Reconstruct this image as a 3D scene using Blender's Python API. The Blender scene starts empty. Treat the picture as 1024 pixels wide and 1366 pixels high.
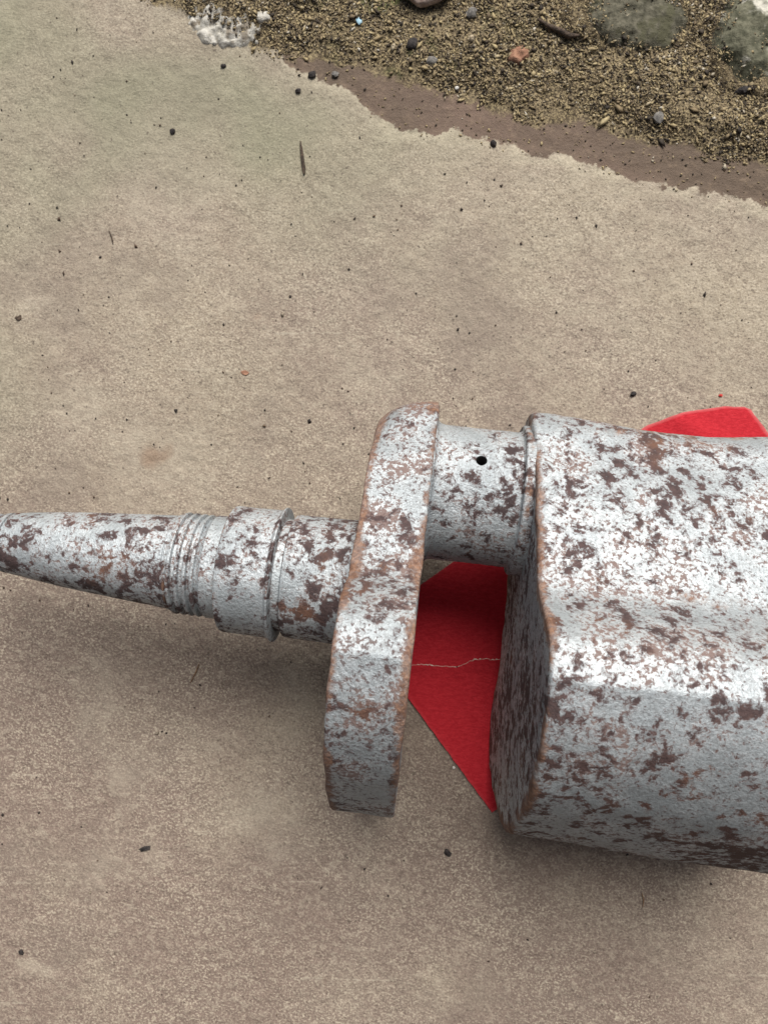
import bpy, bmesh, math, random
import numpy as np
from mathutils import Vector, Matrix, noise as mnoise

MM = 0.001
C = bpy.context.scene.collection
SC = bpy.context.scene

# ------------------------------------------------------------------ camera
CAM_H = 300.0            # millimetres above the slab
F_PX = 994.0             # focal length in photograph pixels (1024 x 1366)
ROLL = math.atan(56.0 / F_PX)
cam = bpy.data.cameras.new('camera')
cam_o = bpy.data.objects.new('camera', cam)
C.objects.link(cam_o)
cam_o.location = (0, 0, CAM_H * MM)
cam_o.rotation_euler = (0, ROLL, 0)
cam.sensor_fit = 'VERTICAL'
cam.sensor_height = 36.0
cam.lens = F_PX / 1366.0 * 36.0
cam.clip_start = 0.005
cam.clip_end = 50
cam.dof.use_dof = True
cam.dof.focus_distance = 0.225
cam.dof.aperture_fstop = 28
SC.camera = cam_o

# ------------------------------------------------------------------ world and sun (overcast)
SUN_EL = math.radians(50)
SUN_AZ = math.radians(14)        # from +Y (up in the picture) towards +X
w = bpy.data.worlds.new('World')
SC.world = w
w.use_nodes = True
nt = w.node_tree
sky = nt.nodes.new('ShaderNodeTexSky')
sky.sky_type = 'NISHITA'
sky.sun_disc = False
sky.sun_elevation = SUN_EL
sky.sun_rotation = SUN_AZ
sky.air_density = 1.0
sky.dust_density = 4.0
sky.ozone_density = 1.0
nt.links.new(sky.outputs[0], nt.nodes['Background'].inputs[0])
nt.nodes['Background'].inputs[1].default_value = 0.05
sl = bpy.data.lights.new('sun', 'SUN')
sl.energy = 4.6
sl.angle = math.radians(38)
sl.color = (1.0, 0.97, 0.92)
so = bpy.data.objects.new('sun', sl)
C.objects.link(so)
sd = Vector((math.sin(SUN_AZ) * math.cos(SUN_EL), math.cos(SUN_AZ) * math.cos(SUN_EL), math.sin(SUN_EL)))
so.rotation_euler = sd.to_track_quat('Z', 'Y').to_euler()
so.location = sd * 3

SC.view_settings.view_transform = 'Standard'
SC.view_settings.look = 'None'
SC.view_settings.gamma = 1
SC.view_settings.exposure = 0.2
SC.view_settings.use_curve_mapping = False


# ------------------------------------------------------------------ helpers
def at(px, py, h=0.0):
    """photograph pixel -> point (mm) on the level h"""
    X, Y, Z = (px - 512) / F_PX, (683 - py) / F_PX, -1.0
    c, s = math.cos(ROLL), math.sin(ROLL)
    r = (c * X + s * Z, Y, -s * X + c * Z)
    t = (h - CAM_H) / r[2]
    return Vector((r[0] * t, r[1] * t, h))


def tag(o, label=None, cat=None, group=None, kind=None):
    for k, v in (('label', label), ('category', cat), ('group', group), ('kind', kind)):
        if v:
            o[k] = v
    return o


def link(name, me, mat=None, parent=None):
    o = bpy.data.objects.new(name, me)
    C.objects.link(o)
    if mat:
        me.materials.append(mat)
    if parent:
        o.parent = parent
    return o


def smooth(me, ang=35):
    me.polygons.foreach_set('use_smooth', [True] * len(me.polygons))
    me.set_sharp_from_angle(angle=math.radians(ang))


_rng = np.random.RandomState(7)
_LAT = [_rng.rand(512, 512) for _ in range(9)]


def vnoise(x, y, scale, k=0):
    """value noise, x,y arrays in mm, cell size scale mm, -1..1"""
    L = _LAT[k % 9]
    fx, fy = x / scale + 133.7, y / scale + 97.3
    ix, iy = np.floor(fx).astype(int), np.floor(fy).astype(int)
    tx, ty = fx - ix, fy - iy
    tx, ty = tx * tx * (3 - 2 * tx), ty * ty * (3 - 2 * ty)
    ix, iy, jx, jy = ix % 512, iy % 512, (ix + 1) % 512, (iy + 1) % 512
    a = L[ix, iy] * (1 - tx) + L[jx, iy] * tx
    b = L[ix, jy] * (1 - tx) + L[jx, jy] * tx
    return (a * (1 - ty) + b * ty) * 2 - 1


def sstep(a, b, x):
    t = np.clip((x - a) / (b - a), 0, 1)
    return t * t * (3 - 2 * t)


# ------------------------------------------------------------------ node helper
class NT:
    def __init__(self, name):
        self.m = bpy.data.materials.new(name)
        self.m.use_nodes = True
        self.t = self.m.node_tree
        self.b = self.t.nodes['Principled BSDF']
        tc = self.t.nodes.new('ShaderNodeTexCoord')
        self.co = tc.outputs['Object']

    def n(self, kind, **kw):
        nd = self.t.nodes.new('ShaderNode' + kind)
        for k, v in kw.items():
            setattr(nd, k, v)
        return nd

    def put(self, sock, v):
        if isinstance(v, bpy.types.NodeSocket):
            self.t.links.new(v, sock)
        elif isinstance(v, (tuple, list)) and len(v) == 3 and len(sock.default_value) == 4:
            sock.default_value = (*v, 1)
        else:
            sock.default_value = v

    def mapv(self, scale=(1, 1, 1), rot=(0, 0, 0), loc=(0, 0, 0), co=None):
        m = self.n('Mapping')
        self.put(m.inputs[0], co or self.co)
        m.inputs['Scale'].default_value = scale
        m.inputs['Rotation'].default_value = rot
        m.inputs['Location'].default_value = loc
        return m.outputs[0]

    def noise(self, scale, detail=4, rough=0.55, co=None, dist=0.0):
        nd = self.n('TexNoise')
        self.put(nd.inputs['Vector'], co or self.co)
        nd.inputs['Scale'].default_value = scale
        nd.inputs['Detail'].default_value = detail
        nd.inputs['Roughness'].default_value = rough
        nd.inputs['Distortion'].default_value = dist
        return nd.outputs['Fac']

    def vor(self, scale, co=None, feature='F1', out='Distance', rnd=1.0):
        nd = self.n('TexVoronoi', feature=feature)
        self.put(nd.inputs['Vector'], co or self.co)
        nd.inputs['Scale'].default_value = scale
        nd.inputs['Randomness'].default_value = rnd
        return nd.outputs[out]

    def rng(self, v, a, b, c=0.0, d=1.0, smooth=True):
        nd = self.n('MapRange', interpolation_type='SMOOTHSTEP' if smooth else 'LINEAR')
        self.put(nd.inputs[0], v)
        for i, q in enumerate((a, b, c, d)):
            self.put(nd.inputs[1 + i], q)
        return nd.outputs[0]

    def math(self, op, a, b=0.0, clamp=False):
        nd = self.n('Math', operation=op, use_clamp=clamp)
        self.put(nd.inputs[0], a)
        self.put(nd.inputs[1], b)
        return nd.outputs[0]

    def mix(self, f, a, b, blend='MIX'):
        nd = self.n('Mix', data_type='RGBA', blend_type=blend)
        self.put(nd.inputs[0], f)
        self.put(nd.inputs[6], a)
        self.put(nd.inputs[7], b)
        return nd.outputs[2]

    def attr(self, name):
        nd = self.n('Attribute', attribute_name=name)
        return nd.outputs['Fac']

    def ramp(self, v, stops):
        nd = self.n('ValToRGB')
        self.put(nd.inputs[0], v)
        el = nd.color_ramp.elements
        while len(el) < len(stops):
            el.new(0.5)
        for e, (p, c) in zip(el, stops):
            e.position = p
            e.color = (*c, 1)
        return nd.outputs[0]

    def bump(self, h, dist, strength=1.0, normal=None):
        nd = self.n('Bump')
        self.put(nd.inputs['Height'], h)
        nd.inputs['Distance'].default_value = dist
        nd.inputs['Strength'].default_value = strength
        if normal:
            self.put(nd.inputs['Normal'], normal)
        return nd.outputs[0]

    def out(self, color=None, rough=None, normal=None, metal=None, spec=None):
        b = self.b
        if color is not None:
            self.put(b.inputs['Base Color'], color)
        if rough is not None:
            self.put(b.inputs['Roughness'], rough)
        if normal is not None:
            self.put(b.inputs['Normal'], normal)
        if metal is not None:
            self.put(b.inputs['Metallic'], metal)
        if spec is not None:
            self.put(b.inputs['Specular IOR Level'], spec)
        return self.m


# ------------------------------------------------------------------ materials
def mat_ground():
    N = NT('slab_and_soil')
    # short worn streaks, mostly across the slab
    warp = N.noise(220, 2)
    st = N.mapv(scale=(0.9, 1.06, 1), rot=(0, 0, math.radians(12)))
    grain = N.noise(1150, 4, 0.72, co=st, dist=0.2)
    grain2 = N.noise(420, 4, 0.6, co=st)
    mid = N.noise(70, 5, 0.6)
    big = N.noise(9, 4, 0.55)
    big2 = N.noise(5.5, 3, 0.5, co=N.mapv(loc=(3.1, 1.7, 0)))
    base = N.mix(N.rng(big, 0.35, 0.65), (0.270, 0.217, 0.175), (0.330, 0.280, 0.210))
    base = N.mix(N.rng(mid, 0.42, 0.66, 0, 0.55), base, (0.36, 0.31, 0.24))
    base = N.mix(N.rng(mid, 0.44, 0.28, 0, 0.45), base, (0.225, 0.178, 0.142))
    base = N.mix(N.math('MULTIPLY', N.attr('brown_shade_tone'), N.rng(N.noise(14, 4, 0.6, co=N.mapv(loc=(5, 2, 0))), 0.30, 0.55, 0.35, 1.0)), base, (0.208, 0.156, 0.128))  # lower slab: browner stone, with shade on the near side painted in
    # pale crust grains and dark pits
    base = N.mix(N.rng(grain, 0.52, 0.60, 0, N.rng(N.noise(26, 4, 0.6), 0.35, 0.65, 0.40, 0.9)), base, (0.49, 0.43, 0.335))
    base = N.mix(N.rng(grain, 0.45, 0.36, 0, 0.75), base, (0.11, 0.086, 0.07))
    base = N.mix(N.rng(grain2, 0.46, 0.38, 0, 0.18), base, (0.18, 0.143, 0.118))
    base = N.mix(N.rng(grain2, 0.53, 0.63, 0, 0.36), base, (0.41, 0.355, 0.28))
    # faint pale scratches and scuffs
    for k_, (rz, thr_) in enumerate(((0.06, 0.69), (-0.55, 0.70), (1.35, 0.71))):
        sc = N.noise(10, 2, 0.5, co=N.mapv(scale=(0.9, 42, 1), rot=(0, 0, rz), loc=(k_ * 3.3, k_, 0)))
        sc = N.math('MULTIPLY', N.rng(sc, thr_, thr_ + 0.05, 0, 0.4), N.rng(grain2, 0.42, 0.56))
        base = N.mix(sc, base, (0.47, 0.42, 0.335))
    # broad damp-dark and rubbed pale areas
    base = N.mix(N.rng(N.noise(17, 5, 0.62, co=N.mapv(loc=(8, 3, 0))), 0.52, 0.68, 0, 0.45), base, (0.205, 0.165, 0.135))
    base = N.mix(N.rng(N.noise(13, 5, 0.62, co=N.mapv(loc=(1, 7, 0))), 0.54, 0.70, 0, 0.45), base, (0.40, 0.35, 0.275))
    # greenish algae film
    alg = N.math('MULTIPLY', N.rng(big2, 0.42, 0.62), N.attr('algae'))
    base = N.mix(N.math('MULTIPLY', alg, 0.70), base, (0.215, 0.22, 0.145))
    pit = N.rng(N.noise(520, 2, 0.5, co=N.mapv(loc=(4, 4, 0))), 0.70, 0.74, 0, 0.75)
    base = N.mix(pit, base, (0.11, 0.088, 0.07))
    # small rust-brown and ochre stains
    stn = N.rng(N.noise(28, 3, 0.5, co=N.mapv(loc=(0.7, 0.2, 0))), 0.70, 0.78, 0, 0.5)
    base = N.mix(stn, base, (0.20, 0.115, 0.07))
    pale = N.rng(N.noise(22, 3, 0.6, co=N.mapv(scale=(0.5, 1, 1), loc=(0.1, 0.9, 0))), 0.66, 0.76, 0, 0.4)
    base = N.mix(pale, base, (0.52, 0.46, 0.36))
    # wet band: signed distances carried by the mesh, frayed with noise
    fray = N.math('ADD', N.math('MULTIPLY', N.math('SUBTRACT', N.noise(130, 5, 0.6), 0.5), 14.0), N.math('MULTIPLY', N.math('SUBTRACT', N.noise(600, 2, 0.6), 0.5), 3.0))
    wd = N.math('ADD', N.attr('wet_distance'), fray)
    wet = N.rng(wd, -0.4, 0.7)
    halo = N.math('MULTIPLY', N.rng(wd, -9, -0.5), N.rng(N.noise(90, 4), 0.35, 0.6))
    base = N.mix(N.math('MULTIPLY', halo, 0.35), base, (0.52, 0.47, 0.35))
    wetc = N.mix(N.rng(big, 0.4, 0.6), (0.115, 0.082, 0.058), (0.150, 0.102, 0.076))
    wetc = N.mix(N.rng(grain2, 0.5, 0.7, 0, 0.35), wetc, (0.26, 0.19, 0.13))
    wetc = N.mix(N.rng(mid, 0.40, 0.62, 0.25, 0), wetc, (0.085, 0.062, 0.045))
    base = N.mix(wet, base, wetc)
    # soil under the loose grit
    sdn = N.math('ADD', N.attr('soil_distance'), fray)
    soil = N.rng(sdn, -1.0, 2.0)
    soilc = N.mix(N.rng(mid, 0.35, 0.65), (0.085, 0.062, 0.036), (0.19, 0.148, 0.092))
    soilc = N.mix(N.rng(grain, 0.50, 0.58, 0, 0.8), soilc, (0.36, 0.29, 0.165))
    soilc = N.mix(N.rng(grain, 0.47, 0.40, 0, 0.8), soilc, (0.035, 0.027, 0.018))
    soilc = N.mix(N.math('MULTIPLY', N.rng(N.noise(60, 4, co=N.mapv(loc=(2, 0, 0))), 0.5, 0.65), N.attr('moss')), soilc, (0.07, 0.085, 0.025))
    base = N.mix(soil, base, soilc)
    hgt = N.math('ADD', N.math('MULTIPLY', grain, 0.55), N.math('MULTIPLY', grain2, 0.9))
    hgt = N.math('ADD', hgt, N.math('MULTIPLY', N.noise(2200, 2, 0.6), 0.25))
    nb = N.bump(hgt, 0.0012, 0.6)
    rough = N.math('SUBTRACT', 0.92, N.math('MULTIPLY', N.math('MULTIPLY', wet, N.math('SUBTRACT', 1.0, soil)), 0.22))
    return N.out(base, rough, nb, spec=0.3)


def mat_metal(name, rust=0.0, seed=0.0, fine=0.5, dark=0.5, stretch=(1, 1, 1), size=1.0, relief=0.7, rim=0.42):
    """dull silver skin with flaking brown rust; attribute 'edge' = worn corners"""
    N = NT(name)
    co = N.mapv(scale=stretch, loc=(seed * 0.37, seed * 0.21, seed * 0.13))
    big = N.noise(30, 3, 0.5, co=co)
    blob = N.noise(125 * size, 4, 0.62, co=co, dist=0.35)
    rag = N.noise(700, 4, 0.70, co=co, dist=0.5)
    fle = N.noise(760, 4, 0.68, co=co, dist=0.25)
    mid = N.noise(70, 4, 0.6, co=co)
    micro = N.noise(1250, 3, 0.65, co=co, dist=0.4)
    edge = N.attr('edge')
    # rust patches: ragged islands, denser where 'big' is high
    v = N.math('ADD', N.math('MULTIPLY', N.math('SUBTRACT', big, 0.5), 0.50), blob)
    v = N.math('ADD', v, N.math('MULTIPLY', N.math('SUBTRACT', rag, 0.5), 0.42))
    v = N.math('ADD', v, N.math('MULTIPLY', N.attr('damp'), 0.05))
    th = 0.565 - rust
    patch = N.rng(v, th - 0.03, th + 0.09)
    deep = N.rng(v, th + 0.04, th + 0.16)
    patch = N.math('MULTIPLY', patch, N.rng(N.math('ADD', micro, N.math('MULTIPLY', deep, 0.25)), 0.36, 0.50, 0.35, 1.0))
    # small flecks everywhere
    fv = N.math('ADD', fle, N.math('MULTIPLY', N.math('SUBTRACT', mid, 0.5), 0.55))
    fth = 0.63 - 0.13 * fine
    fleck = N.rng(fv, fth - 0.01, fth + 0.085, 0, 0.92)
    # edge rust, broken up
    ev = N.math('ADD', N.math('MULTIPLY', N.math('MULTIPLY', edge, N.rng(N.noise(38, 4, 0.6, co=co), 0.36, 0.60, 0.35, 1.1)), rim), N.math('MULTIPLY', N.noise(170, 5, 0.72, co=co), 1.0))
    er = N.rng(ev, 0.70, 0.95)
    sil = N.mix(N.rng(mid, 0.35, 0.65), (0.385, 0.422, 0.442), (0.545, 0.582, 0.602))
    sil = N.mix(N.rng(micro, 0.54, 0.40, 0.0, 0.5), sil, (0.22, 0.225, 0.23))
    brown = N.mix(N.rng(rag, 0.38, 0.66), (0.046, 0.029, 0.029), (0.118, 0.073, 0.068))
    brown = N.mix(N.math('MULTIPLY', deep, dark), brown, (0.036, 0.023, 0.024))
    ochre = N.rng(N.noise(48, 4, 0.6, co=N.mapv(loc=(seed, 4.2, 1.1))), 0.54, 0.72, 0, 0.6)
    brown = N.mix(ochre, brown, (0.20, 0.092, 0.050))
    brown = N.mix(N.math('MULTIPLY', N.attr('damp'), 0.45), brown, (0.105, 0.050, 0.036))
    orange = N.mix(N.rng(rag, 0.4, 0.65), (0.120, 0.056, 0.034), (0.29, 0.165, 0.105))
    flc = N.mix(N.rng(mid, 0.4, 0.6), (0.085, 0.062, 0.062), (0.170, 0.108, 0.092))
    col = N.mix(fleck, sil, flc)
    col = N.mix(patch, col, brown)
    col = N.mix(N.math('MULTIPLY', er, 0.85), col, orange)
    rustm = N.math('MAXIMUM', N.math('MAXIMUM', patch, N.math('MULTIPLY', er, 0.85)), N.math('MULTIPLY', fleck, 0.8))
    rough = N.math('ADD', N.rng(rustm, 0, 1, 0.54, 0.84), N.math('MULTIPLY', N.math('SUBTRACT', rag, 0.5), 0.3))
    metal = N.rng(rustm, 0, 0.8, 0.42, 0.0)
    h = N.math('ADD', N.math('MULTIPLY', N.math('SUBTRACT', 1.0, rustm), 0.28), N.math('MULTIPLY', fle, 1.1))
    h = N.math('ADD', h, N.math('MULTIPLY', micro, 0.65))
    h = N.math('ADD', h, N.math('MULTIPLY', blob, 0.8))
    nb = N.bump(h, 0.0009, relief)
    return N.out(col, rough, nb, metal, spec=0.5)


def mat_plain(name, c1, c2, rough=0.85, scale=600, bump=0.0006, c3=None):
    N = NT(name)
    a = N.noise(scale, 5, 0.65)
    col = N.mix(N.rng(a, 0.36, 0.64), c1, c2)
    if c3:
        col = N.mix(N.rng(N.noise(scale * 0.35, 4, 0.6), 0.52, 0.64), col, c3)
    return N.out(col, rough, N.bump(a, bump, 0.8), spec=0.3)


def mat_islands(name, stops, rough=0.8):
    N = NT(name)
    g = N.n('NewGeometry')
    col = N.ramp(g.outputs['Random Per Island'], stops)
    col = N.mix(N.rng(N.noise(1500, 2), 0.3, 0.7, 0, 0.35), col, (0.05, 0.04, 0.03))
    return N.out(col, rough, spec=0.3)


def mat_card():
    N = NT('red_card_stock')
    fib = N.noise(900, 4, 0.7, co=N.mapv(scale=(0.55, 1.3, 1), rot=(0, 0, 0.5)), dist=0.6)
    a = N.noise(1600, 3, 0.6)
    col = N.mix(N.rng(fib, 0.35, 0.68), (0.385, 0.010, 0.019), (0.500, 0.022, 0.033))
    col = N.mix(N.rng(a, 0.60, 0.74, 0, 0.35), col, (0.54, 0.06, 0.07))
    spot = N.rng(N.noise(170, 4, 0.6), 0.67, 0.74, 0, 0.6)
    col = N.mix(spot, col, (0.20, 0.02, 0.018))
    col = N.mix(N.math('MULTIPLY', N.attr('edge'), 0.65), col, (0.62, 0.17, 0.17))  # rim of the raised corner painted paler, as if catching light
    return N.out(col, 0.82, N.bump(fib, 0.0004, 0.5), spec=0.25)


M = {}
M['ground'] = mat_ground()
M['web'] = mat_metal('rusted_web_metal', rust=0.004, seed=1.3, fine=1.0, dark=0.4, size=1.5, relief=0.5, rim=0.60)
M['block'] = mat_metal('rusted_block_metal', rust=0.034, seed=2.9, fine=0.74, dark=0.45, size=1.75, relief=0.38, rim=0.52)
M['shaft'] = mat_metal('rusted_shaft_metal', rust=0.044, seed=5.2, fine=0.6, dark=0.5, size=1.8, relief=0.48)
M['pin'] = mat_metal('rusted_pin_metal', rust=0.004, seed=7.7, fine=0.6, dark=0.8, size=1.8, relief=0.55)
M['collar'] = mat_metal('rusted_collar_metal', rust=0.030, seed=9.4, fine=0.6, dark=0.5, size=1.7, relief=0.48)
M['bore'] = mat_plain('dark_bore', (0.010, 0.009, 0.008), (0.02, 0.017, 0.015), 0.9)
M['card'] = mat_card()

# ------------------------------------------------------------------ ground sheet
WET = [(-60, -40), (200, -30), (300, 20), (352, 45), (388, 90), (455, 108), (492, 145), (522, 168), (570, 178), (612, 170), (680, 196), (750, 208), (800, 222), (860, 242), (930, 254), (1030, 272), (1150, 290)]
SOIL = [(-60, -70), (150, -25), (195, -2), (240, 18), (300, 52), (350, 62), (395, 78), (470, 86), (520, 102), (600, 124), (640, 140), (720, 168), (770, 160), (850, 186), (900, 192), (950, 206), (1030, 222), (1150, 240)]


def poly_fn(pts):
    w_ = [at(*p) for p in pts]
    xs = np.array([p.x for p in w_])
    ys = np.array([p.y for p in w_])
    return lambda x: np.interp(x, xs, ys)


wet_y, soil_y = poly_fn(WET), poly_fn(SOIL)


def ground_h(x, y):
    """height of the ground in mm"""
    x = np.asarray(x, float)
    y = np.asarray(y, float)
    h = 0.35 * vnoise(x, y, 60, 0) + 0.22 * vnoise(x, y, 17, 1) + 0.20 * vnoise(x, y, 5.5, 2) + 0.20 * vnoise(x, y, 2.4, 3) - 0.95
    sd_ = y - soil_y(x)
    band = sstep(-2, 2, y - wet_y(x) + 2 * vnoise(x, y, 7, 7))
    h -= 0.5 * band
    s = sstep(-1, 14, sd_)
    h += s * (2.6 + 1.6 * vnoise(x, y, 22, 4) + 0.7 * vnoise(x, y, 6, 5) + 0.5 * vnoise(x, y, 2.6, 6))
    return h


def axis_coords(lo, hi, step, far):
    mid = np.arange(lo, hi + step * 0.5, step)
    out = np.geomspace(step * 2, far, 22)
    return np.concatenate([(lo - np.cumsum(out))[::-1], mid, hi + np.cumsum(out)])


gx = axis_coords(-190, 150, 0.9, 500)
gy = axis_coords(-225, 228, 0.9, 500)
GX, GY = np.meshgrid(gx, gy, indexing='ij')
GZ = ground_h(GX, GY)
far = np.maximum(np.maximum(np.abs(GX) - 230, np.abs(GY) - 260), 0)
GZ = np.where(far > 0, GZ * np.exp(-far / 100) - 0.9 * (1 - np.exp(-far / 100)), GZ)
nx_, ny_ = GX.shape
V = np.stack([GX, GY, GZ], -1).reshape(-1, 3) * MM
ii, jj = np.meshgrid(np.arange(nx_ - 1), np.arange(ny_ - 1), indexing='ij')
a_ = (ii * ny_ + jj).ravel()
F = np.stack([a_, a_ + ny_, a_ + ny_ + 1, a_ + 1], -1)


def np_mesh(name, V, F, smooth_=True):
    me = bpy.data.meshes.new(name)
    k = F.shape[1]
    me.vertices.add(len(V))
    me.vertices.foreach_set('co', np.ascontiguousarray(V, dtype=np.float32).ravel())
    me.loops.add(F.size)
    me.loops.foreach_set('vertex_index', F.astype(np.int32).ravel())
    me.polygons.add(len(F))
    me.polygons.foreach_set('loop_start', (np.arange(len(F)) * k).astype(np.int32))
    if smooth_:
        me.polygons.foreach_set('use_smooth', np.ones(len(F), bool))
    me.update(calc_edges=True)
    me.validate()
    return me


gme = np_mesh('stone_slab_ground', V, F)


def fattr(me, name, vals):
    at_ = me.attributes.new(name, 'FLOAT', 'POINT')
    at_.data.foreach_set('value', np.asarray(vals, np.float32).ravel())


fattr(gme, 'wet_distance', GY - wet_y(GX))
fattr(gme, 'soil_distance', GY - soil_y(GX))
fattr(gme, 'algae', sstep(20, 190, GY - GX * 0.55 - 20))
fattr(gme, 'brown_shade_tone', sstep(160, -190, GY + GX * 0.35 + 45 * vnoise(GX, GY, 70, 4)))  # grows towards the bottom: brown stone colour plus painted shade
fattr(gme, 'moss', sstep(150, 200, GY) * sstep(60, 0, np.abs(GX + 5)))
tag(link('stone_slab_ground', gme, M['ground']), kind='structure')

# unseen wall added just below the frame to block light and darken the near side
M['wall'] = mat_plain('dark_shade_wall', (0.045, 0.040, 0.036), (0.085, 0.076, 0.068), 0.9, 60, 0.002)
bm = bmesh.new()
NXW, NZW = 60, 24
gridv = {}
for side, yy in ((0, -246.0), (1, -420.0)):
    for i in range(NXW + 1):
        for j in range(NZW + 1):
            xx, zz = -700 + 1400 * i / NXW, -4 + 624 * j / NZW
            dy = 3.0 * mnoise.noise((xx * 0.02, zz * 0.02, side * 5.0)) if 0 < j < NZW else 0
            gridv[side, i, j] = bm.verts.new((xx * MM, (yy + dy) * MM, (zz + (2 * mnoise.noise((xx * 0.03, side * 3.0, 1)) if j == NZW else 0)) * MM))
for side in (0, 1):
    for i in range(NXW):
        for j in range(NZW):
            bm.faces.new([gridv[side, i, j], gridv[side, i + 1, j], gridv[side, i + 1, j + 1], gridv[side, i, j + 1]])
for i in range(NXW):
    bm.faces.new([gridv[0, i, NZW], gridv[0, i + 1, NZW], gridv[1, i + 1, NZW], gridv[1, i, NZW]])
for i in (0, NXW):
    for j in range(NZW):
        bm.faces.new([gridv[0, i, j], gridv[0, i, j + 1], gridv[1, i, j + 1], gridv[1, i, j]])
bmesh.ops.recalc_face_normals(bm, faces=bm.faces)
wme = bpy.data.meshes.new('shade_wall')
bm.to_mesh(wme)
bm.free()
smooth(wme, 35)
tag(link('shade_wall', wme, M['wall']), kind='structure')

# ------------------------------------------------------------------ crankshaft
AX = math.radians(-6.35)
U0 = -25.52
nvec = Vector((-math.sin(AX), math.cos(AX), 0))
CR_LIFT = 0.15
crank = bpy.data.objects.new('crankshaft', None)
C.objects.link(crank)
crank.empty_display_size = 0.02
crank.location = (nvec * U0 + Vector((0, 0, CR_LIFT))) * MM
crank.rotation_euler = (0, 0, AX)
tag(crank, 'rust-mottled silver steel crankshaft lying across the stone slab', 'crankshaft')


def lathe(name, stations, cu, ch, mat, parent=crank, nseg=128, jitter=0.045, seed=0, edges=()):
    vs, fs, ed = [], [], []
    for s, r in stations:
        for k in range(nseg):
            t = 2 * math.pi * k / nseg
            rr = r + jitter * mnoise.noise((s * 0.35 + seed, math.cos(t) * 3, math.sin(t) * 3)) * 1.6 + jitter * mnoise.noise((s * 1.1 + seed, math.cos(t) * 9, math.sin(t) * 9))
            vs.append(((s) * MM, (cu + rr * math.sin(t)) * MM, (ch + rr * math.cos(t)) * MM))
            ed.append(max([max(0.0, 1 - abs(s - e) / wd) for e, wd in edges] or [0.0]))
    n = len(stations)
    for i in range(n - 1):
        for k in range(nseg):
            k2 = (k + 1) % nseg
            fs.append((i * nseg + k, (i + 1) * nseg + k, (i + 1) * nseg + k2, i * nseg + k2))
    fs.append(tuple(range(nseg)))
    fs.append(tuple(reversed(range((n - 1) * nseg, n * nseg))))
    me = bpy.data.meshes.new(name)
    me.from_pydata(vs, [], fs)
    bm = bmesh.new()
    bm.from_mesh(me)
    bmesh.ops.recalc_face_normals(bm, faces=bm.faces)
    bm.to_mesh(me)
    bm.free()
    fattr(me, 'edge', ed)
    smooth(me, 32)
    return link(name, me, mat, parent)


def fill(pts, step=1.5):
    """linear refinement of lathe stations"""
    out = [pts[0]]
    for (s0, r0), (s1, r1) in zip(pts, pts[1:]):
        n = max(1, int(abs(s1 - s0) / step))
        for i in range(1, n + 1):
            out.append((s0 + (s1 - s0) * i / n, r0 + (r1 - r0) * i / n))
    return out


SH = 58.0
# threaded end (runs out of the picture)
thr = []
s_ = -172.0
while s_ < -139.6:
    thr += [(s_, 8.3), (s_ + 0.55, 9.2), (s_ + 0.95, 9.2), (s_ + 1.5, 8.3)]
    s_ += 1.5
thr += [(-138.6, 8.5), (-136.4, 8.5)]
lathe('threaded_end', thr, 0, SH, M['shaft'], seed=1)
lathe('tapered_shaft', fill([(-138.4, 9.3), (-138.0, 9.75), (-137.2, 9.95), (-136.0, 10.1), (-135.8, 9.5), (-135.3, 9.5), (-135.1, 10.2), (-125, 11.5), (-114.5, 12.7), (-99, 14.0), (-80.4, 15.4), (-79.6, 15.4)]), 0, SH, M['shaft'], seed=2, edges=[(-138.3, 1.5)])
band = [(-80.2, 15.0), (-79.6, 15.75), (-78.6, 15.9)]
for q in (-77.2, -74.6, -72.0, -69.6):
    band += [(q - 0.9, 15.5), (q - 0.45, 16.65), (q, 16.8), (q + 0.45, 16.6), (q + 0.8, 15.5)]
band += [(-67.6, 16.2), (-67.0, 16.9), (-65, 16.9), (-62, 16.9), (-60.5, 16.9)]
lathe('ridged_band', band, 0, SH, M['shaft'], seed=3, jitter=0.03, edges=[(-78.5, 1.0)])
lathe('collar', fill([(-61.6, 19.9), (-61.35, 20.5), (-60.9, 20.7), (-50, 20.8), (-47, 20.9), (-45.9, 21.0), (-45.3, 21.6), (-44.9, 22.0), (-44.5, 21.9), (-44.3, 21.0), (-44.1, 17.5)], 2), 0, SH, M['collar'], seed=4, edges=[(-61.5, 1.2)])
lathe('groove_neck', fill([(-44.6, 18.2), (-40.4, 18.2)]), 0, SH, M['shaft'], seed=6)
lathe('journal', fill([(-41.6, 19.1), (-41.2, 19.8), (-40.4, 20.05), (-24, 20.3), (-21.5, 20.5), (-20, 21.2), (-18.9, 22.6), (-18.0, 22.6)]), 0, SH, M['shaft'], seed=5)

# web outline (u across, h up) traced round the crank end and the counterweight
PROFILE = [(62, 50), (61, 57), (57, 63.5), (50, 69), (41, 76.5), (31, 83.5), (20, 90), (12.5, 94.5), (8, 99), (4.8, 107), (1.8, 114.5), (-2.0, 119.8), (-9.5, 124.0),
           (-19, 122.6), (-27.5, 119.6), (-36.5, 114.2), (-45.5, 106.3), (-56.5, 92.0), (-67.5, 74.5), (-72.4, 59), (-73.4, 44), (-72.6, 25), (-70, 12.5), (-66, 5), (-60, 1.2), (-53, 0.2),
           (-46, 2.2), (-39, 8), (-29.5, 17), (-20, 20.6), (-8.5, 22.6), (4, 23.6), (20, 24), (36, 24.6), (47, 27.4), (55.5, 33.5), (60.3, 41)]
CREASE = (-9.5, 124.0)


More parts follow.
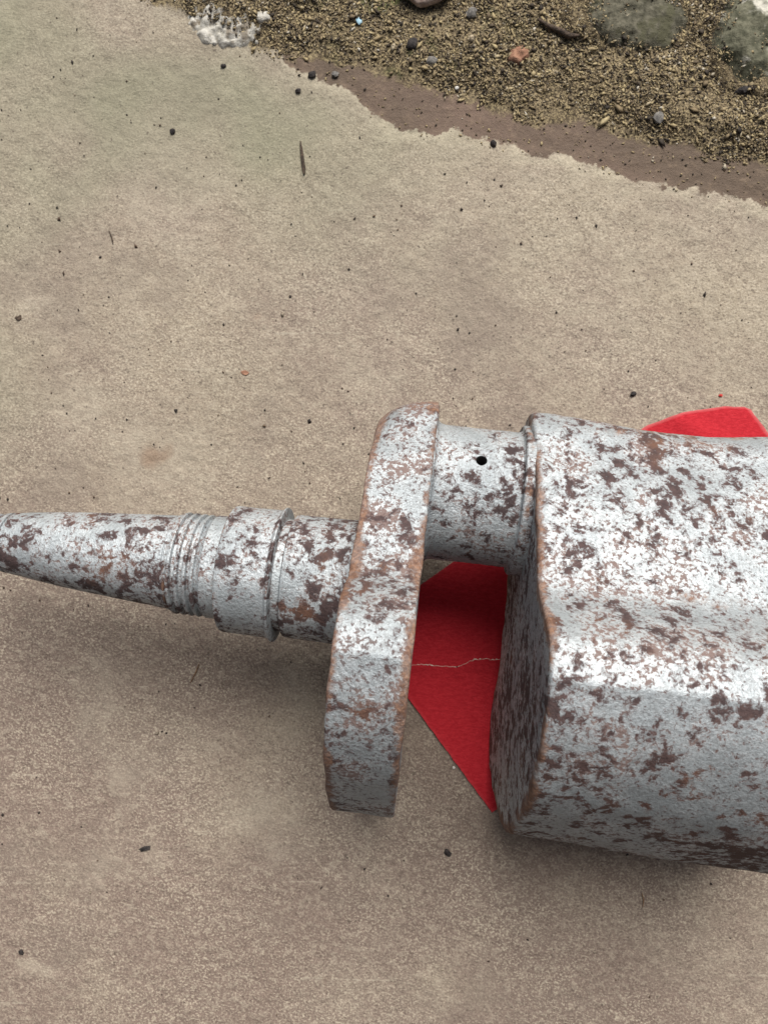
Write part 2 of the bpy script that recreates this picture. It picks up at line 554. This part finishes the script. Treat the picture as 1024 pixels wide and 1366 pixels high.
def catmull(pts, sub=5):
    out, n, keep = [], len(pts), []
    for i in range(n):
        p0, p1, p2, p3 = (np.array(pts[(i + k - 1) % n], float) for k in range(4))
        if pts[i] == CREASE:
            p0 = p1
        if pts[(i + 1) % n] == CREASE:
            p3 = p2
        for j in range(sub):
            t = j / sub
            out.append(0.5 * ((2 * p1) + (-p0 + p2) * t + (2 * p0 - 5 * p1 + 4 * p2 - p3) * t * t + (-p0 + 3 * p1 - 3 * p2 + p3) * t ** 3))
    return np.array(out)


PR = catmull(PROFILE, 6)


def outline_normals(P):
    d = np.roll(P, -1, 0) - np.roll(P, 1, 0)
    d /= np.linalg.norm(d, axis=1)[:, None]
    nrm = np.stack([d[:, 1], -d[:, 0]], -1)
    area = 0.5 * np.sum(P[:, 0] * np.roll(P[:, 1], -1) - np.roll(P[:, 0], -1) * P[:, 1])
    return nrm if area > 0 else -nrm


PN = outline_normals(PR)


def web(name, s0f, s1, mat, shape=None, parent=crank, seed=0.0, step=2.0, ch=1.3):
    """outline carried from the face s0f(u) to the plane s1 with worn, rounded rims"""
    n = len(PR)
    depth = s1 - s0f(0)
    offs = [(0.0, ch + 4.5), (0.0, ch), (ch * 0.18, ch * 0.48), (ch * 0.5, ch * 0.14), (ch, 0.0)]
    k = max(2, int(depth / step))
    inner = list(np.linspace(ch, depth - ch, k))[1:-1]
    rings = [(d, i) for d, i in offs] + [(d, 0.0) for d in inner] + [(depth - d, i) for d, i in reversed(offs)]
    vs, ed, fs = [], [], []
    for d, ins in rings:
        t = d / depth
        for q in range(n):
            u, h = PR[q] - PN[q] * ins
            if shape:
                u, h = shape(u, h, d, q)
            s = s0f(u) * (1 - t) + s1 * t
            # forged skin: slow dents and a little fine unevenness
            amp = 0.45 * mnoise.noise((s * 0.045 + seed, u * 0.045, h * 0.045)) + 0.20 * mnoise.noise((s * 0.16 + seed, u * 0.16, h * 0.16)) + 0.10 * mnoise.noise((s * 0.5, u * 0.5 + seed, h * 0.5))
            if h < 6:
                amp = min(amp, 0.0) * 0.3
            u, h = u + PN[q][0] * amp, h + PN[q][1] * amp
            nb = 0.5 * mnoise.noise((u * 0.12, h * 0.12, seed + (0 if t < 0.5 else 9)))
            s += nb * (1 if t < 0.5 else -1) * max(0.0, 1 - min(t, 1 - t) * 20) * (1 if ins > 0 else 0.6)
            vs.append((s * MM, u * MM, h * MM))
            dd = min(d, depth - d) + (4.5 if ins > ch else 0)
            foot = 0.9 * max(0.0, 1 - d / 16) * float(sstep(-38, -66, np.float64(u))) * float(sstep(70, 40, np.float64(h))) if depth > 50 and ins == 0 else 0.0
            ed.append(max(0.0, 1 - dd / 4.0) + 0.75 * max(0.0, 1 - math.hypot(u - 64, (h - 56)) / 24) + foot + (0.5 * max(0.0, 1 - math.hypot(u - 9, h - 97) / 9)))
    for i in range(len(rings) - 1):
        for q in range(n):
            q2 = (q + 1) % n
            fs.append((i * n + q, (i + 1) * n + q, (i + 1) * n + q2, i * n + q2))
    fs.append(tuple(range(n)))
    fs.append(tuple(reversed(range((len(rings) - 1) * n, len(rings) * n))))
    me = bpy.data.meshes.new(name)
    me.from_pydata(vs, [], fs)
    bm = bmesh.new()
    bm.from_mesh(me)
    bmesh.ops.triangulate(bm, faces=[f for f in bm.faces if len(f.verts) > 4])
    bmesh.ops.recalc_face_normals(bm, faces=bm.faces)
    bm.to_mesh(me)
    bm.free()
    fattr(me, 'edge', np.minimum(ed, 1.3))
    if depth > 50:
        uu = np.array([v_[1] for v_ in vs]) / MM
        fattr(me, 'damp', sstep(-12, -48, uu))
    smooth(me, 38)
    return link(name, me, mat, parent)


def web_shape(u, h, d, q):
    # the crank end is worn away towards its outer corner
    k = max(0.0, 1 - d / 17.0)
    u -= (2.0 * k + 6.0 * k ** 3) * float(sstep(34, 62, np.float64(u)))
    return u, h


wb = web('crank_web', lambda u: -18.9, 0.5, M['web'], shape=web_shape, seed=3.0, step=1.6, ch=0.8)
tag(wb, 'thin crank web, white speckled above and dark grey at its foot')


def block_shape(u, h, d, q):
    g = float(sstep(2, 52, np.float64(d)))
    if u < 0:
        u *= 1 + 0.022 * g * float(sstep(0, 40, np.float64(-u)))
    else:
        dip = float(sstep(2, 40, np.float64(d)) * (1 - sstep(50, 82, np.float64(d))))
        u -= 2.4 * dip * float(sstep(30, 60, np.float64(u)))
    return u, h


bk = web('counterweight_block', lambda u: 32.6 - 0.0354 * u, 138.0, M['block'], shape=block_shape, seed=11.0, step=1.8, ch=1.2)
tag(bk, 'long counterweight block, white on top with brown rust blotches down its side')
lathe('journal', fill([(137.0, 24), (139.5, 22), (141, 20.5), (165, 20.3), (166, 19.5)]), 0, SH, M['shaft'], seed=15)

# crank pin with its oil hole
PU, PH, PRAD = 32.6, 51.0, 22.4
pin = lathe('crank_pin', fill([(-0.5, 24.2), (0.7, 24.2), (1.0, 23.4), (1.8, 22.7), (3.0, 22.4), (15, 22.3), (27.0, 22.35), (27.9, 22.5), (28.3, 22.9), (28.45, 24.3), (28.8, 24.7), (34.5, 24.7)], 1.2), PU, PH, M['pin'], seed=21, jitter=0.10, edges=[(29.8, 2.2)])
ha = math.radians(28)
cut_me = bpy.data.meshes.new('cut')
bm = bmesh.new()
mtx = Matrix.Translation(Vector((15.1, PU + 19.2 * math.sin(ha), PH + 19.2 * math.cos(ha))) * MM) @ Matrix.Rotation(-ha, 4, 'X')
bmesh.ops.create_cone(bm, cap_ends=True, segments=28, radius1=1.75 * MM, radius2=1.75 * MM, depth=12 * MM, matrix=mtx)
bm.to_mesh(cut_me)
bm.free()
cut = bpy.data.objects.new('cut', cut_me)
C.objects.link(cut)
cut.parent = crank
md = pin.modifiers.new('hole', 'BOOLEAN')
md.object = cut
md.operation = 'DIFFERENCE'
md.solver = 'EXACT'
bpy.context.view_layer.update()
dg = bpy.context.evaluated_depsgraph_get()
nm = bpy.data.meshes.new_from_object(pin.evaluated_get(dg))
pin.modifiers.clear()
pin.data = nm
smooth(nm, 32)
bpy.data.objects.remove(cut)
# near-black wall of the oil hole, a sleeve sunk in the drilled bore
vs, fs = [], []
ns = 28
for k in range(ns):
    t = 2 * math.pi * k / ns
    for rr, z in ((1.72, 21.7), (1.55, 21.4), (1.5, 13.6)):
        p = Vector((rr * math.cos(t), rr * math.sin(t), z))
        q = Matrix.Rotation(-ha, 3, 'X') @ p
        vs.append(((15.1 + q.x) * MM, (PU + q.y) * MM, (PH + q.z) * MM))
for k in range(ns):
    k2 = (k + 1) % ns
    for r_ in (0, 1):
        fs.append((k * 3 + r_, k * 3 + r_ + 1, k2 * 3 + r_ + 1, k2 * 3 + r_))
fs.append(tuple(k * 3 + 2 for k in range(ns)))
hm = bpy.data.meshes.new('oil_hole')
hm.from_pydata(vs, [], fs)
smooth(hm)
tag(link('oil_hole', hm, M['bore'], pin), 'small round black oil hole')

# ------------------------------------------------------------------ red card
CA = Vector((-27.5, -47.3, 0))
ca, cb = Vector((0.82, 0.572, 0)).normalized(), Vector((0.594, -0.804, 0)).normalized()
NA, NB = 120, 62
LA, LB = 175.5, 90.5
vs, fs, ed = [], [], []


def b_low(a):     # upper long side with its blunt far corner
    return float(np.interp(a, [0, 132, 140, 154, 168, 174, 175.5], [0, -1.2, -1.4, 2.2, 9.4, 14.0, 16.5]))


for layer in (1, 0):
    for i in range(NA + 1):
        a = LA * i / NA
        b0 = b_low(a)
        for j in range(NB + 1):
            b = b0 + (LB - b0) * (j / NB)
            p = CA + ca * a + cb * b
            rise = 2.2 * float(sstep(120, 175, np.float64(a))) * float(sstep(60, 5, np.float64(b)))
            crease = 0.8 * math.exp(-((a - 150 - b * 0.35) / 5) ** 2) * float(sstep(120, 150, np.float64(a)))
            z = 0.02 + rise + crease + 0.10 * mnoise.noise((a * 0.05, b * 0.05, 1.0)) - 0.10
            z += 0.40 if layer else 0.0
            wob = 0.25 * mnoise.noise((a * 0.3, b * 0.3, 5.0))
            vs.append(((p.x + wob) * MM, (p.y + wob) * MM, z * MM))
            dd = min(j, NB - j, i, NA - i)
            ed.append((1.0 if a > 125 and j < NB / 2 else 0.15) if dd == 0 else 0.0)
W = NB + 1
half = (NA + 1) * W
for i in range(NA):
    for j in range(NB):
        q = i * W + j
        fs.append((q, q + 1, q + W + 1, q + W))
        fs.append((half + q, half + q + W, half + q + W + 1, half + q + 1))
rimv = [j for j in range(W)] + [i * W + NB for i in range(1, NA + 1)] + [NA * W + j for j in range(NB - 1, -1, -1)] + [i * W for i in range(NA - 1, 0, -1)]
for a, b in zip(rimv, rimv[1:] + rimv[:1]):
    fs.append((a, b, half + b, half + a))
cm = bpy.data.meshes.new('red_card')
cm.from_pydata(vs, [], fs)
bm = bmesh.new()
bm.from_mesh(cm)
bmesh.ops.recalc_face_normals(bm, faces=bm.faces)
bm.to_mesh(cm)
bm.free()
fattr(cm, 'edge', ed)
smooth(cm, 40)
tag(link('red_card', cm, M['card']), 'flat red card lying on the slab underneath the crankshaft', 'card')


# ------------------------------------------------------------------ cobweb strand over the card
def tube(pts, rads, name, mat, parent=None, nseg=6):
    vs, fs = [], []
    n = len(pts)
    for i, p in enumerate(pts):
        t = (pts[min(i + 1, n - 1)] - pts[max(i - 1, 0)]).normalized()
        up = Vector((0, 0, 1)) if abs(t.z) < 0.9 else Vector((1, 0, 0))
        a = t.cross(up).normalized()
        b = a.cross(t)
        for k in range(nseg):
            g = 2 * math.pi * k / nseg
            vs.append((p + (a * math.cos(g) + b * math.sin(g)) * rads[i]) * MM)
    for i in range(n - 1):
        for k in range(nseg):
            k2 = (k + 1) % nseg
            fs.append((i * nseg + k, i * nseg + k2, (i + 1) * nseg + k2, (i + 1) * nseg + k))
    fs.append(tuple(reversed(range(nseg))))
    fs.append(tuple(range((n - 1) * nseg, n * nseg)))
    me = bpy.data.meshes.new(name)
    me.from_pydata([tuple(v) for v in vs], [], fs)
    smooth(me, 50)
    return link(name, me, mat, parent)


M['silk'] = mat_plain('dusty_silk', (0.50, 0.40, 0.34), (0.68, 0.60, 0.52), 0.7, 900, 0.0002)
M['dark'] = mat_plain('dark_crumb', (0.018, 0.015, 0.013), (0.05, 0.040, 0.033), 0.8, 900)
random.seed(4)
silk_px = [(549, 887, 8), (557, 886.5, 8), (566, 886, 8), (575, 887.5, 8), (590, 888, 8), (609, 889.5, 8), (622, 884, 8.3), (632, 880, 9), (642, 879, 9.5), (654, 880, 10), (664, 879, 10.5), (674, 881, 11)]
pts = [at(x, y, h) for x, y, h in silk_px]
fine_pts, rr = [], []
for p, q in zip(pts, pts[1:]):
    for i in range(4):
        fine_pts.append(p.lerp(q, i / 4) + Vector((0, random.uniform(-.3, .3), random.uniform(-.2, .2))))
        rr.append(random.choice((0.05, 0.06, 0.08, 0.12, 0.22)))
fine_pts.append(pts[-1])
rr.append(0.06)
silk = tube(fine_pts, rr, 'cobweb_strand', M['silk'])
tag(silk, 'dusty cobweb strand stretched across the red card between the webs', 'cobweb')


def pebble_mesh(name, sx, sy, sz, seed, sub=2, rough_=0.28):
    bm = bmesh.new()
    bmesh.ops.create_icosphere(bm, subdivisions=sub, radius=1)
    for v in bm.verts:
        c = v.co.copy()
        k = 1 + rough_ * mnoise.noise(c * 1.1 + Vector((seed * 3.1, seed, 0))) * 1.6 + rough_ * 0.6 * mnoise.noise(c * 2.7 + Vector((0, seed * 2.2, seed)))
        v.co = Vector((c.x * k * sx, c.y * k * sy, c.z * k * sz)) * MM
    me = bpy.data.meshes.new(name)
    bm.to_mesh(me)
    bm.free()
    smooth(me, 30)
    return me


for k, (x, y, h, r) in enumerate([(609, 889.5, 8.1, 0.42), (640, 879, 9.5, 0.30), (557, 886.5, 8.1, 0.25)]):
    o = link('dust_clump', pebble_mesh('dust_clump', r, r * 0.8, r * 0.8, 60 + k, 1), M['dark'] if k == 0 else M['silk'], silk)
    o.location = at(x, y, h) * MM

# ------------------------------------------------------------------ loose grit (uncountable)
rs = np.random.RandomState(11)


BURIED = []      # (x, y, rx, ry, rot, top) of stones that carry a dusting of grit
for px_, py_, w_, d_, h_, r_, k_ in ((842, 24, 190, 96, 14, -0.12, .34), (1014, 56, 140, 150, 24, 0.3, .16), (302, 34, 124, 60, 5, -0.25, .5), (690, 76, 36, 32, 8, 0.3, .5)):
    p_ = at(px_, py_)
    BURIED.append((p_.x, p_.y, w_ / 2 * 0.302, d_ / 2 * 0.302, r_, h_ / 2 * 0.302, k_))


def scatter(name, n, place, size, mat, label, cat, lift=0.3, elong=(1.0, 2.2)):
    x, y = place(n)
    n = len(x)
    z = ground_h(x, y)
    keep = np.ones(n, bool)
    for bx, by, rx, ry, ro, top, kp in BURIED:
        dx, dy = (x - bx), (y - by)
        ex, ey = (dx * math.cos(ro) + dy * math.sin(ro)) / rx, (-dx * math.sin(ro) + dy * math.cos(ro)) / ry
        q = ex * ex + ey * ey
        ins = q < 1.0
        z = np.where(ins, z + 1.05 * top * np.sqrt(np.clip(1 - q, 0, 1)), z)
        keep &= ~ins | (rs.rand(n) < kp + (1 - kp) * sstep(0.45, 0.95, q))
    x, y, z = x[keep], y[keep], z[keep]
    n = len(x)
    L = size(n)
    el = rs.uniform(*elong, n)
    base = np.array([(1, 0, 0), (-1, 0, 0), (0, 1, 0), (0, -1, 0), (0, 0, 1), (0, 0, -1)], float)
    P = np.repeat(base[None], n, 0) * (1 + rs.uniform(-.3, .3, (n, 6, 1)))
    P += rs.uniform(-.25, .25, P.shape)
    P *= np.stack([L * el, L, L * rs.uniform(.35, .8, n)], -1)[:, None, :] * 0.5
    az = rs.uniform(0, 2 * np.pi, n)
    ti = rs.uniform(-.6, .6, n)
    ct, st = np.cos(ti), np.sin(ti)
    X = P[..., 0] * ct[:, None] - P[..., 2] * st[:, None]
    Z = P[..., 0] * st[:, None] + P[..., 2] * ct[:, None]
    ca_, sa_ = np.cos(az)[:, None], np.sin(az)[:, None]
    V_ = np.stack([X * ca_ - P[..., 1] * sa_ + x[:, None], X * sa_ + P[..., 1] * ca_ + y[:, None], Z + (z + lift * L)[:, None]], -1).reshape(-1, 3) * MM
    fb = np.array([(0, 2, 4), (2, 1, 4), (1, 3, 4), (3, 0, 4), (2, 0, 5), (1, 2, 5), (3, 1, 5), (0, 3, 5)])
    F_ = (np.arange(n)[:, None, None] * 6 + fb[None]).reshape(-1, 3)
    me = np_mesh(name, V_, F_, False)
    return tag(link(name, me, mat), label, cat, kind='stuff')


def soil_place(n):
    x = rs.uniform(-185, 150, n)
    y = rs.uniform(95, 226, n)
    d = y - soil_y(x) + 5.0 * vnoise(x, y, 9, 3) + 2.5 * vnoise(x, y, 3.5, 8)
    k = (d > 0.5) & (rs.rand(n) < (0.30 + 0.7 * sstep(0, 7, d)))
    k &= rs.rand(n) < (0.45 + 0.55 * sstep(-0.5, 0.25, vnoise(x, y, 14, 2)))
    return x[k], y[k]


M['grit'] = mat_islands('loose_grit', [(0, (0.025, 0.020, 0.016)), (0.24, (0.060, 0.046, 0.032)), (0.40, (0.22, 0.165, 0.095)), (0.60, (0.32, 0.25, 0.14)), (0.86, (0.46, 0.37, 0.20)), (0.97, (0.40, 0.34, 0.24)), (1.0, (0.58, 0.54, 0.46))])
scatter('loose_grit', 170000, soil_place, lambda n: np.clip(rs.lognormal(-0.80, 0.46, n), 0.22, 2.2), M['grit'], 'loose yellowish brown grit and husks heaped along the slab edge', 'grit', elong=(1.1, 3.0))


def band_place(n):
    x = rs.uniform(-100, 150, n)
    y = rs.uniform(95, 226, n)
    k = (y > wet_y(x) - 3) & (y < soil_y(x) + 4)
    return x[k], y[k]


scatter('stray_grit', 2600, band_place, lambda n: rs.uniform(0.25, 0.9, n), M['grit'], 'sparse stray grit grains on the damp brown band', 'grit')


def slab_place(n):
    x = rs.uniform(-190, 150, n)
    y = rs.uniform(-222, 222, n)
    k = (y < wet_y(x)) & (rs.rand(n) < 0.35 + 0.65 * sstep(-200, 120, y))
    return x[k], y[k]


M['speck'] = mat_islands('dark_specks', [(0, (0.015, 0.012, 0.012)), (0.55, (0.035, 0.028, 0.026)), (0.75, (0.10, 0.06, 0.04)), (0.9, (0.17, 0.12, 0.08)), (1.0, (0.55, 0.5, 0.4))])
scatter('dark_specks', 1000, slab_place, lambda n: np.clip(rs.lognormal(-0.45, 0.36, n), 0.35, 1.5), M['speck'], 'tiny dark crumbs sprinkled all over the dry slab', 'crumbs', elong=(1.0, 1.5))

# ------------------------------------------------------------------ single stones, chips and twigs
M['black'] = mat_plain('black_grit', (0.012, 0.010, 0.010), (0.045, 0.037, 0.035), 0.75, 700)
M['grey'] = mat_plain('grey_stone', (0.10, 0.095, 0.09), (0.22, 0.205, 0.185), 0.85, 500)
M['tan'] = mat_plain('tan_stone', (0.30, 0.24, 0.16), (0.45, 0.38, 0.27), 0.85, 500)
M['pink'] = mat_plain('pinkish_mortar', (0.30, 0.22, 0.185), (0.47, 0.38, 0.33), 0.9, 350)
M['mossy'] = mat_plain('mossy_stone', (0.055, 0.052, 0.035), (0.135, 0.125, 0.09), 0.9, 330, 0.0016, (0.075, 0.072, 0.042))
M['lichen'] = mat_plain('lichened_stone', (0.065, 0.066, 0.042), (0.15, 0.145, 0.10), 0.9, 240, 0.0016, (0.52, 0.50, 0.43))
M['lime'] = mat_plain('white_lime', (0.33, 0.31, 0.265), (0.55, 0.53, 0.48), 0.9, 500, 0.001, (0.22, 0.19, 0.15))
M['brick'] = mat_plain('orange_brick', (0.22, 0.11, 0.07), (0.36, 0.20, 0.13), 0.9, 500, 0.001)
M['blue'] = mat_plain('pale_blue_plastic', (0.30, 0.50, 0.62), (0.42, 0.62, 0.72), 0.45, 300, 0.0002)
M['white'] = mat_plain('white_chip', (0.62, 0.60, 0.56), (0.80, 0.79, 0.75), 0.6, 400, 0.0003)
M['wood'] = mat_plain('dark_twig', (0.035, 0.026, 0.020), (0.10, 0.070, 0.050), 0.85, 900)
M['straw'] = mat_plain('brown_needle', (0.15, 0.085, 0.05), (0.26, 0.16, 0.09), 0.8, 900)
M['redpaper'] = mat_plain('red_crumb', (0.42, 0.03, 0.03), (0.6, 0.08, 0.06), 0.8, 700)

PX = CAM_H / F_PX      # mm per photograph pixel on the slab


def stone(name, px, py, wpx, dpx, hpx, mat, label, cat, rot=0.0, seed=1, sink=0.35, sub=2, rough_=0.28, group=None):
    p = at(px, py)
    g = float(ground_h(np.array([p.x]), np.array([p.y]))[0])
    o = link(name, pebble_mesh(name, wpx / 2 * PX, dpx / 2 * PX, hpx / 2 * PX, seed, sub, rough_), M[mat])
    o.location = (p.x * MM, p.y * MM, (g + hpx / 2 * PX * (1 - 2 * sink)) * MM)
    o.rotation_euler = (0, 0, rot)
    return tag(o, label, cat, group)


def crust(name, px, py, wpx, dpx, rise, coarse, fine_, mat, label, cat, rot=0.0, seed=1.0, drop=1.0, step=0.7):
    """half-buried lump: a ragged heaved shell that dives under the ground all round"""
    c = at(px, py)
    rx, ry = wpx / 2 * PX, dpx / 2 * PX
    n1, n2 = int(2.3 * rx / step), int(2.3 * ry / step)
    g1, g2 = np.meshgrid(np.linspace(-1.15, 1.15, n1), np.linspace(-1.15, 1.15, n2), indexing='ij')
    lx, ly = g1 * rx, g2 * ry
    x = c.x + lx * math.cos(rot) - ly * math.sin(rot)
    y = c.y + lx * math.sin(rot) + ly * math.cos(rot)
    sx = seed * 37.0
    q = np.sqrt(g1 ** 2 + g2 ** 2) + 0.16 * vnoise(x + sx, y, coarse * 1.3, 1) + 0.10 * vnoise(x, y + sx, coarse * 0.45, 2)
    h = rise * (1 - sstep(0.45, 1.0, q) * 1.25) + 0.30 * rise * vnoise(x + sx, y + sx, coarse, 3) + fine_ * vnoise(x, y + sx, coarse * 0.3, 5) + 0.6 * fine_ * vnoise(x + sx, y, 1.3, 6)
    base_ = 0.5 * ground_h(x, y) + 0.5 * float(np.mean(ground_h(x, y)))
    z = base_ + h - drop * sstep(0.75, 1.1, q) * 2.5
    z[0, :] -= 6; z[-1, :] -= 6; z[:, 0] -= 6; z[:, -1] -= 6
    Vv = np.stack([x - c.x, y - c.y, z], -1).reshape(-1, 3) * MM
    i1, i2 = np.meshgrid(np.arange(n1 - 1), np.arange(n2 - 1), indexing='ij')
    a0 = (i1 * n2 + i2).ravel()
    me = np_mesh(name, Vv, np.stack([a0, a0 + n2, a0 + n2 + 1, a0 + 1], -1))
    o = link(name, me, M[mat])
    o.location = (c.x * MM, c.y * MM, 0)
    return tag(o, label, cat)


stone('edge_stone', 568, -8, 70, 44, 26, 'pink', 'pinkish pale stone jutting in at the top edge', 'stone', 0.05, 3, 0.2, 4, 0.16)
crust('mossy_stone', 842, 24, 190, 96, 3.2, 12, 0.5, 'mossy', 'large flat grey-green stone sunk in the grit', 'stone', -0.12, 1.0)
crust('mossy_stone', 1014, 56, 140, 150, 4.6, 15, 0.6, 'lichen', 'greenish stone with white lichen at the right edge', 'stone', 0.3, 2.0)
crust('lime_crust', 302, 34, 124, 60, 0.8, 5, 0.9, 'lime', 'white crumbly lime crust beside the grit', 'lime crust', -0.25, 3.0)
crust('lime_crust', 352, 24, 26, 20, 1.4, 4, 0.6, 'lime', 'small white lime crumb right of the larger crust', 'lime crust', 0.5, 4.0, step=0.5)
crust('brick_chip', 690, 76, 36, 32, 1.9, 4, 0.7, 'brick', 'orange brick crumb half buried in the grit', 'brick chip', 0.3, 5.0, step=0.5)
stone('plastic_chip', 479, 29, 9, 10, 4, 'blue', 'pale blue plastic chip lying on the grit', 'plastic chip', 0.3, 18, 0.1, 1, 0.15)
stone('black_stone', 991, 124, 26, 11, 10, 'black', 'black elongated stone in the grit below the lichened stone', 'stone', 0.15, 20, 0.3)
stone('black_pebble', 416, 98, 11, 9, 7, 'black', 'black pebble at the left tip of the damp band', 'pebble', 0.3, 22, 0.2)
stone('black_pebble', 397, 120, 8, 6, 5, 'black', 'small black pebble just below the damp band tip', 'pebble', 0.1, 24, 0.2)
stone('black_pebble', 298, 87, 8, 5, 4, 'black', 'small black pebble below the white lime crust', 'pebble', 0.1, 26, 0.2)
stone('grey_pebble', 447, 97, 10, 8, 6, 'grey', 'grey pebble sitting on the damp band', 'pebble', 0.4, 28, 0.2)
stone('grey_pebble', 876, 160, 15, 13, 7, 'grey', 'bluish grey pebble at the lower rim of the grit', 'pebble', 0.9, 30, 0.3)
stone('grey_pebble', 575, 82, 16, 10, 7, 'grey', 'pale grey pebble in the grit above the damp band', 'pebble', 0.1, 32, 0.3)
stone('dark_pebble', 549, 62, 17, 14, 9, 'black', 'dark pebble in the grit under the jutting stone', 'pebble', 0.7, 33, 0.3)
stone('dark_pebble', 628, 22, 15, 13, 9, 'grey', 'dark grey pebble right of the jutting stone', 'pebble', 0.2, 35, 0.3)
stone('black_pebble', 658, 190, 10, 8, 6, 'black', 'black pebble on dry slab touching the damp band', 'pebble', -0.5, 34, 0.2)
stone('black_pebble', 845, 525, 9, 6, 5, 'black', 'black pebble on the slab left of the red card corner', 'pebble', 0.2, 36, 0.2)
stone('black_pebble', 230, 174, 8, 7, 5, 'black', 'dark brown pebble on the upper left of the slab', 'pebble', 0.6, 38, 0.2)
stone('black_pebble', 27, 1272, 7, 8, 4, 'black', 'dark pebble near the lower left corner', 'pebble', 0.1, 40, 0.25)
stone('black_pebble', 597, 1139, 8, 12, 5, 'black', 'dark seed shaped pebble below the red card tip', 'pebble', 0.35, 42, 0.25)
stone('white_chip', 605, 1025, 4, 4, 3, 'white', 'tiny white chip beside the red card lower edge', 'chip', 0.1, 44, 0.1, 1)
stone('white_chip', 609, 116, 6, 5, 4, 'white', 'tiny white chip in the grit above the damp band', 'chip', 0.1, 46, 0.05, 1)
stone('tan_stone', 628, 56, 8, 8, 6, 'tan', 'cream coloured pebble in the middle of the grit', 'pebble', 0.1, 48, 0.05, 2)
stone('red_crumb', 962, 527, 6, 4, 3, 'redpaper', 'tiny red paper crumb above the red card corner', 'crumb', 0.1, 50, 0.1, 1)
stone('rust_flake', 326, 497, 11, 6, 2, 'brick', 'flat rust orange flake on the bare slab', 'flake', -0.2, 52, 0.15, 2)
stone('dark_flake', 193, 1133, 17, 6, 3, 'black', 'dark ragged flake on the slab at lower left', 'flake', 0.25, 54, 0.2, 2, 0.5)
stone('dark_flake', 23, 423, 11, 7, 2, 'wood', 'brown ragged flake near the left edge', 'flake', 0.25, 56, 0.2, 2, 0.5)


def twig(name, px_pts, rads, mat, label, cat, lift=0.5):
    pts = []
    for x, y in px_pts:
        p = at(x, y)
        g = float(ground_h(np.array([p.x]), np.array([p.y]))[0])
        pts.append(Vector((p.x, p.y, g + lift)))
    return tag(tube(pts, rads, name, M[mat], nseg=8), label, cat)


twig('twig', [(400.5, 188), (402, 200), (403.5, 214), (405, 224), (405.5, 232)], [0.25, 0.6, 0.7, 0.75, 0.35], 'wood', 'short straight dark twig on the bare upper slab', 'twig', 0.7)
twig('pine_needle', [(265, 886), (261, 897), (254, 911)], [0.18, 0.32, 0.16], 'straw', 'thin brown needle on the slab below the shaft', 'needle')
twig('twig', [(716, 34), (730, 43), (744, 48), (757, 54), (770, 55)], [0.5, 0.95, 1.1, 1.15, 0.5], 'wood', 'curved dark twig in the grit touching the flat mossy stone', 'twig', 1.3)
twig('twig', [(145, 307), (148, 315), (150, 324)], [0.15, 0.35, 0.2], 'wood', 'tiny dark twig left on the bare upper slab', 'twig')
twig('pine_needle', [(856, 1192), (858, 1200), (857, 1211)], [0.15, 0.25, 0.12], 'straw', 'tiny brown needle in the shade below the block', 'needle')
